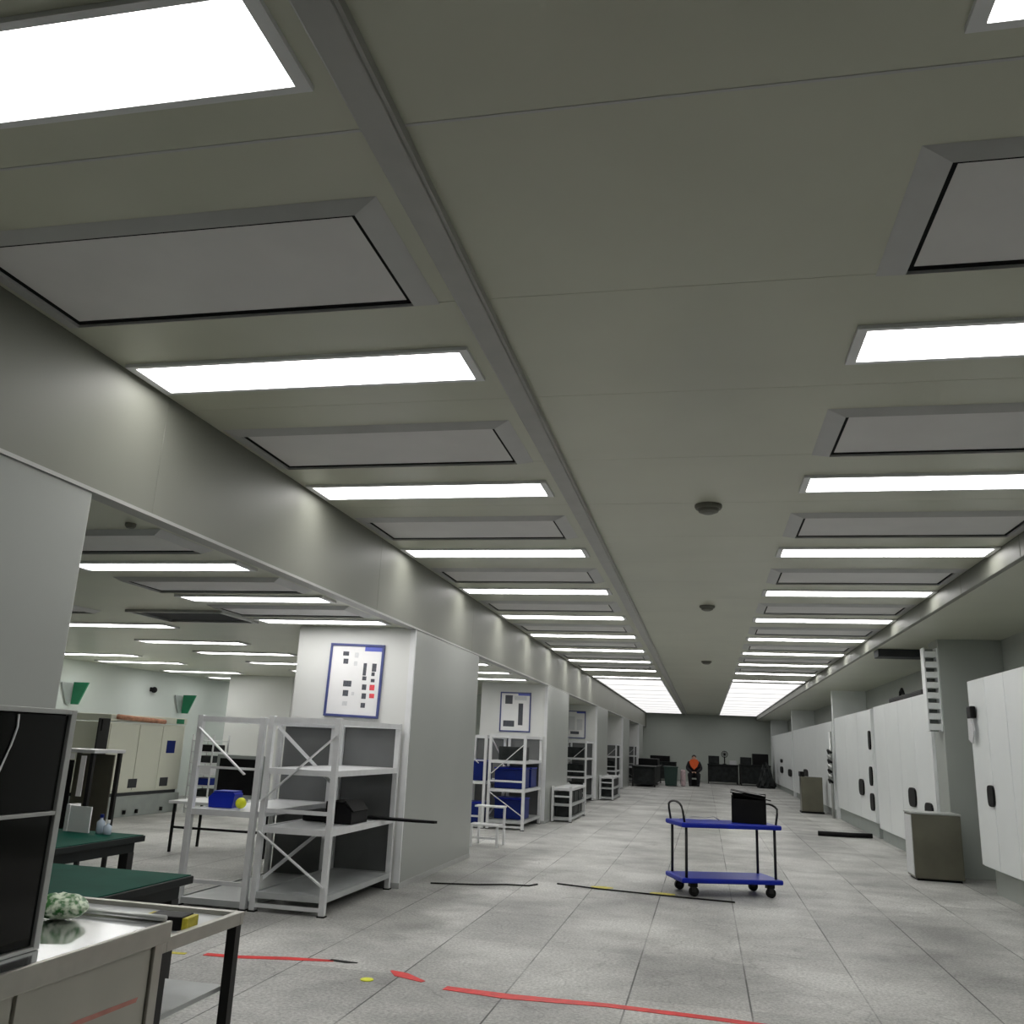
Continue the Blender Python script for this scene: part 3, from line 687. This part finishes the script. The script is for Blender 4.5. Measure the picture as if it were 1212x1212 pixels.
# bar on the floor
o = MB().tube([(2.3, 20.6, .05), (3.0, 20.62, .05), (3.38, 20.6, .06)], .05, 10).build('black_bar', 'black', loc=(2.9, 20.6, 0), smooth=True)
tag(o, 'long black bar lying on the floor before the right cabinets', 'bar')
o = MB().box(2.9, 3.68, 16.1, 16.5, HR - .13, HR - .001, .01).build('slot_diffuser', 'hole', loc=(3.2, 16.3, HR))
tag(o, 'black slot fitting under the right soffit beside the louvred panel', 'vent')

# ------------------------------------------------------------------ floor bits
def tape(pts, w, label, m='red', z=.002):
    q = MB(); n = len(pts)
    L_, R2 = [], []
    for i, p in enumerate(pts):
        a = Vector(pts[max(i - 1, 0)]); b = Vector(pts[min(i + 1, n - 1)]); d = (b - a).normalized(); nn = Vector((-d.y, d.x))
        ww = w[i] if isinstance(w, (list, tuple)) else w
        P = Vector(p); A = P + nn * ww / 2; B = P - nn * ww / 2
        L_.append((A.x, A.y)); R2.append((B.x, B.y))
    q.prism(L_ + R2[::-1], 2, .001, .001 + z)
    o = q.build('floor_tape', m, loc=(pts[0][0], pts[0][1], 0))
    return tag(o, label, 'tape', 'tape strips on the floor')
tape([(-3.62, 6.50), (-3.36, 6.52), (-3.0, 6.62), (-2.68, 6.68)], [.075, .08, .085, .05], 'red tape strip on the floor beside the frame table leg')
tape([(-2.72, 6.70), (-2.58, 6.68), (-2.5, 6.69)], [.05, .06, .02], 'short black scrap at the end of the red tape', 'black')
tape([(-2.2, 6.58), (-2.10, 6.50), (-1.90, 6.38)], [.02, .12, .04], 'small red tape scrap between the two long strips')
tape([(-1.72, 6.285), (-1.28, 6.24), (-.63, 6.28), (0.02, 6.24), (.4, 6.2)], [.09, .12, .085, .08, .07], 'long red tape strip crossing the floor at the bottom')
tape([(-4.25, 6.35), (-4.0, 6.42), (-3.75, 6.46)], [.05, .06, .05], 'orange yellow tape strip seen under the frame table', 'yellowtape')
o = MB().lathe([(.045, .001), (.045, .006), (.03, .009)], n=18).build('floor_sticker', 'yellow'); o.location = (-2.27, 6.28, 0)
tag(o, 'small round yellow dot on the floor below the red tape', 'sticker')
tape([(-1.34, 11.2), (-1.2, 11.18), (-1.08, 11.2)], [.06, .2, .06], 'yellow tape scrap on the floor left of the trolley', 'yellowtape')
tape([(-.64, 11.08), (-.5, 11.05), (-.36, 11.08)], [.08, .18, .08], 'yellow tape scrap on the floor at the trolley wheels', 'yellowtape')
for pts, l in (([(-1.74, 11.15), (-1.24, 11.0), (-.55, 10.9), (.3, 10.8)], 'thin dark floor joint laid as a cable past the trolley wheels'),
               ([(-3.1, 10.45), (-2.6, 10.6), (-2.27, 10.78), (-2.02, 10.82), (-1.95, 10.98)], 'thin dark cable on the floor beside the white pillar')):
    o = MB().tube([(x, y, .011) for x, y in pts], .009, 6).build('floor_line', 'rubber', loc=(pts[0][0], pts[0][1], 0), smooth=True)  # the path by the trolley is a floor joint, added as a tube
    tag(o, l, 'cable', 'thin cable and floor joint lines on the floor')

# ------------------------------------------------------------------ far end
def farbox(name, cat, x0, x1, y0, y1, z0, z1, m, label, group=None, bev=.02):
    o = MB().box(x0, x1, y0, y1, z0, z1, bev).build(name, m, loc=((x0 + x1) / 2, (y0 + y1) / 2, z0))
    return tag(o, label, cat, group)
t = thing('waste_bin', 'dark green bin standing alone near the far end of the corridor', 'bin', (-1.58, 43.6, 0))
MB().prism([(-.26, .02), (.26, .02), (.31, .82), (-.31, .82)], 1, -.3, .3).build('body', 'darkgreen', t); MB().box(-.33, .33, -.32, .32, .821, .88, .015).build('lid', 'darkgreen', t)
farbox('cloth_sack', 'sack', -1.16, -.92, 43.9, 44.2, 0, .75, 'pink', 'pale pink sack between the green bin and the person', bev=.09)
def bench(x0, x1, y0, y1, h, label):
    t = thing('dark_bench', label, 'bench', ((x0 + x1) / 2, (y0 + y1) / 2, 0), group='dark benches at the far end')
    w, l = (x1 - x0) / 2, (y1 - y0) / 2
    MB().box(-w, w, -l, l, h - .06, h, .01).build('top', 'edge', t); MB().box(-w + .06, w - .06, -l + .1, l - .05, .1, h - .061).build('body', 'junk', t)
    for x in (-w + .02, w - .08):
        for y in (-l + .02, l - .08): MB().box(x, x + .06, y, y + .06, 0, h - .061).build('leg', 'darksteel', t)
bench(-3.2, -2.15, 40.9, 46.6, .88, 'longest dark bench along the left side before the far wall')
bench(-3.25, -1.55, 50.1, 51.6, 1.0, 'dark bench standing against the left half of the far wall')
bench(.1, 1.7, 49.6, 51.0, 1.0, 'dark bench right of the person by the far wall')
bench(1.75, 3.3, 49.0, 50.9, 1.05, 'dark bench beside the last white cabinet at the far end')
farbox('dark_case', 'case', -3.1, -2.2, 43.6, 45.6, .881, 1.18, 'black', 'long dark case on the left bench before the far wall')
farbox('dark_case', 'case', -2.95, -1.9, 50.4, 51.3, 1.001, 1.3, 'black', 'dark case on the bench against the left of the far wall')
farbox('dark_case', 'case', .15, .72, 49.8, 50.7, 1.001, 1.42, 'junk', 'dark machine case on the bench right of the person')
farbox('dark_case', 'case', 1.8, 2.35, 49.3, 50.3, 1.051, 1.42, 'junk', 'dark squat case on the bench before the far wall')
farbox('dark_case', 'case', 2.42, 3.2, 49.3, 50.4, 1.051, 1.62, 'black', 'taller black case at the right end of the far bench')
farbox('paper_pile', 'papers', 1.25, 1.6, 49.9, 50.4, 1.001, 1.2, 'pale', 'pale stack of papers on the far right bench')
t = thing('desk_fan', 'small dark round fan on the far right bench', 'fan', (1.0, 50.2, 1.001))
MB().lathe([(.1, 0), (.1, .03), (.03, .05), (.03, .4)], n=14).build('stand', 'black', t)
q = MB()
for k in range(12):
    a = 2 * PI * k / 12; q.tube([(0, -.02, .52), (.15 * math.cos(a), -.02, .52 + .15 * math.sin(a))], .012, 5)
q.tube([(.16 * math.cos(2*PI*k/20), -.02, .52 + .16 * math.sin(2*PI*k/20)) for k in range(21)], .018, 6).build('guard', 'black', t)
MB().tube([(0, -.05, .52), (0, .1, .52)], .05, 10).build('motor', 'black', t)
q = MB().lathe([(.46, 0), (.48, .12), (.42, .35), (.34, .6), (.26, .85), (.15, 1.05), (.05, 1.14)], n=22)
for v in q.bm.verts:
    k = 1 + random.uniform(-.16, .16); v.co.x *= k * .9; v.co.y *= k * 1.3
    if v.co.z > .01: v.co.z *= 1 + random.uniform(-.1, .1)
o = q.build('tarpaulin_heap', 'junk'); o.location = (2.92, 47.2, 0)
tag(o, 'dark crumpled heap beside the last white cabinet', 'heap')

# person crouching at the far end
px_, py_ = -.53, 44.6
stool = thing('crate_stool', 'low black crate under the sitting person', 'crate', (px_, py_ + .14, 0))
MB().box(-.22, .22, -.12, .2, 0, .31, .02).build('body', 'black', stool)
t = thing('person', 'person in dark clothes and an orange scarf sitting at the far end', 'person', (px_, py_, 0))
t.scale = (1.18, 1.18, 1.12)
def skin_fig(name, verts, edges_, radii, m, parent, root=0, sub=2):
    me = bpy.data.meshes.new(name); me.from_pydata(verts, edges_, []); me.materials.append(M[m])
    o = bpy.data.objects.new(name, me); COL.objects.link(o); o.parent = parent
    sk = o.modifiers.new('skin', 'SKIN')
    if not me.skin_vertices: me.skin_vertices.new()
    for i, r in enumerate(radii):
        me.skin_vertices[0].data[i].radius = (r, r) if not isinstance(r, tuple) else r
        me.skin_vertices[0].data[i].use_root = (i == root)
    s_ = o.modifiers.new('sub', 'SUBSURF'); s_.levels = sub; s_.render_levels = sub
    for p in me.polygons: p.use_smooth = True
    sk.use_smooth_shade = True
    return o
V = [(0, .12, .46), (0, .08, .62), (0, .02, .80), (0, -.02, .95), (0, -.03, 1.04), (0, -.05, 1.12), (0, -.06, 1.22),      # pelvis..head
     (-.19, -.01, .94), (-.27, -.10, .72), (-.14, -.30, .60), (-.07, -.36, .58),
     (.19, -.01, .94), (.27, -.10, .72), (.14, -.30, .60), (.07, -.36, .58),
     (-.11, .08, .45), (-.17, -.34, .50), (-.16, -.30, .08), (-.17, -.44, .045),
     (.11, .08, .45), (.17, -.34, .50), (.16, -.30, .08), (.17, -.44, .045)]
E_ = [(0, 1), (1, 2), (2, 3), (3, 4), (4, 5), (5, 6), (3, 7), (7, 8), (8, 9), (9, 10), (3, 11), (11, 12), (12, 13), (13, 14), (0, 15), (15, 16), (16, 17), (17, 18), (0, 19), (19, 20), (20, 21), (21, 22)]
Rr = [.20, .20, .21, .17, .06, .085, .08, .10, .085, .06, .035, .10, .085, .06, .035, .12, .10, .06, .05, .12, .10, .06, .05]
skin_fig('body', V, E_, Rr, 'cloth', t)
MB().ball((0, -.075, 1.15), .1, .8, .95, 1.12, 20).ball((0, -.175, 1.14), .018, .8, 1, 1.3, 8).ball((-.085, -.06, 1.15), .022, .5, .8, 1.2, 8).ball((.085, -.06, 1.15), .022, .5, .8, 1.2, 8).build('head', 'skin', t, smooth=True)
q = MB(); q.ball((-.034, -.158, 1.165), .011, seg=8); q.ball((.034, -.158, 1.165), .011, seg=8); q.build('eyes', 'black', t)
MB().box(-.028, .028, -.172, -.158, 1.092, 1.102).build('mouth', 'printred', t)
MB().ball((0, -.045, 1.20), .108, .86, .98, .85, 18).build('hair', 'hair', t, smooth=True)
MB().prism([(-.13, 1.10), (.13, 1.10), (.19, .98), (.12, .80), (0, .68), (-.12, .80), (-.19, .98)], 1, -.26, -.15).ball((0, -.05, 1.03), .12, 1.1, 1, .5).build('scarf', 'orange', t, smooth=False)
for sx in (-1, 1):
    q = MB(); q.ball((sx * .06, -.39, .58), .035, .9, 1.2, .6, 10)
    for k in range(4): q.tube([(sx * .06 + (k - 1.5) * .016, -.42, .585), (sx * .05 + (k - 1.5) * .015, -.465 + .006 * abs(k - 1.5), .575), (sx * .045 + (k - 1.5) * .014, -.48, .55)], [.009, .008, .006], 6)
    q.tube([(sx * .03, -.39, .59), (sx * .005, -.42, .60), (sx * .0, -.44, .59)], [.011, .009, .007], 6)
    q.build('hand', 'skin', t, smooth=True)

# ------------------------------------------------------------------ world, camera, view
w = bpy.data.worlds.new('world'); S.world = w; w.use_nodes = True
w.node_tree.nodes['Background'].inputs['Color'].default_value = (.5, .52, .5, 1); w.node_tree.nodes['Background'].inputs['Strength'].default_value = .05
FPX, PIT, YAW, ROL = 1043.62489, .256307037, -.220011989, -.0445939
cy, sy = math.cos(YAW), math.sin(YAW)
fw = Vector((sy * math.cos(PIT), cy * math.cos(PIT), math.sin(PIT)))
r0 = Vector((cy, -sy, 0)); d0 = fw.cross(r0)
r = r0 * math.cos(ROL) + d0 * math.sin(ROL); d = -r0 * math.sin(ROL) + d0 * math.cos(ROL)
cam = bpy.data.cameras.new('camera'); co = bpy.data.objects.new('camera', cam); COL.objects.link(co)
m = Matrix((r, -d, -fw)).transposed().to_4x4(); m.translation = (0, 0, 1.6); co.matrix_world = m
cam.sensor_fit = 'HORIZONTAL'; cam.sensor_width = 36; cam.lens = 36 * FPX / 1212; cam.clip_end = 200; cam.clip_start = .05
S.camera = co
S.view_settings.view_transform = 'Standard'; S.view_settings.look = 'None'; S.view_settings.gamma = 1; S.view_settings.use_curve_mapping = False
S.view_settings.exposure = .17
S.cycles.use_denoising = True
S.cycles.max_bounces = 10; S.cycles.diffuse_bounces = 6; S.cycles.sample_clamp_indirect = 4
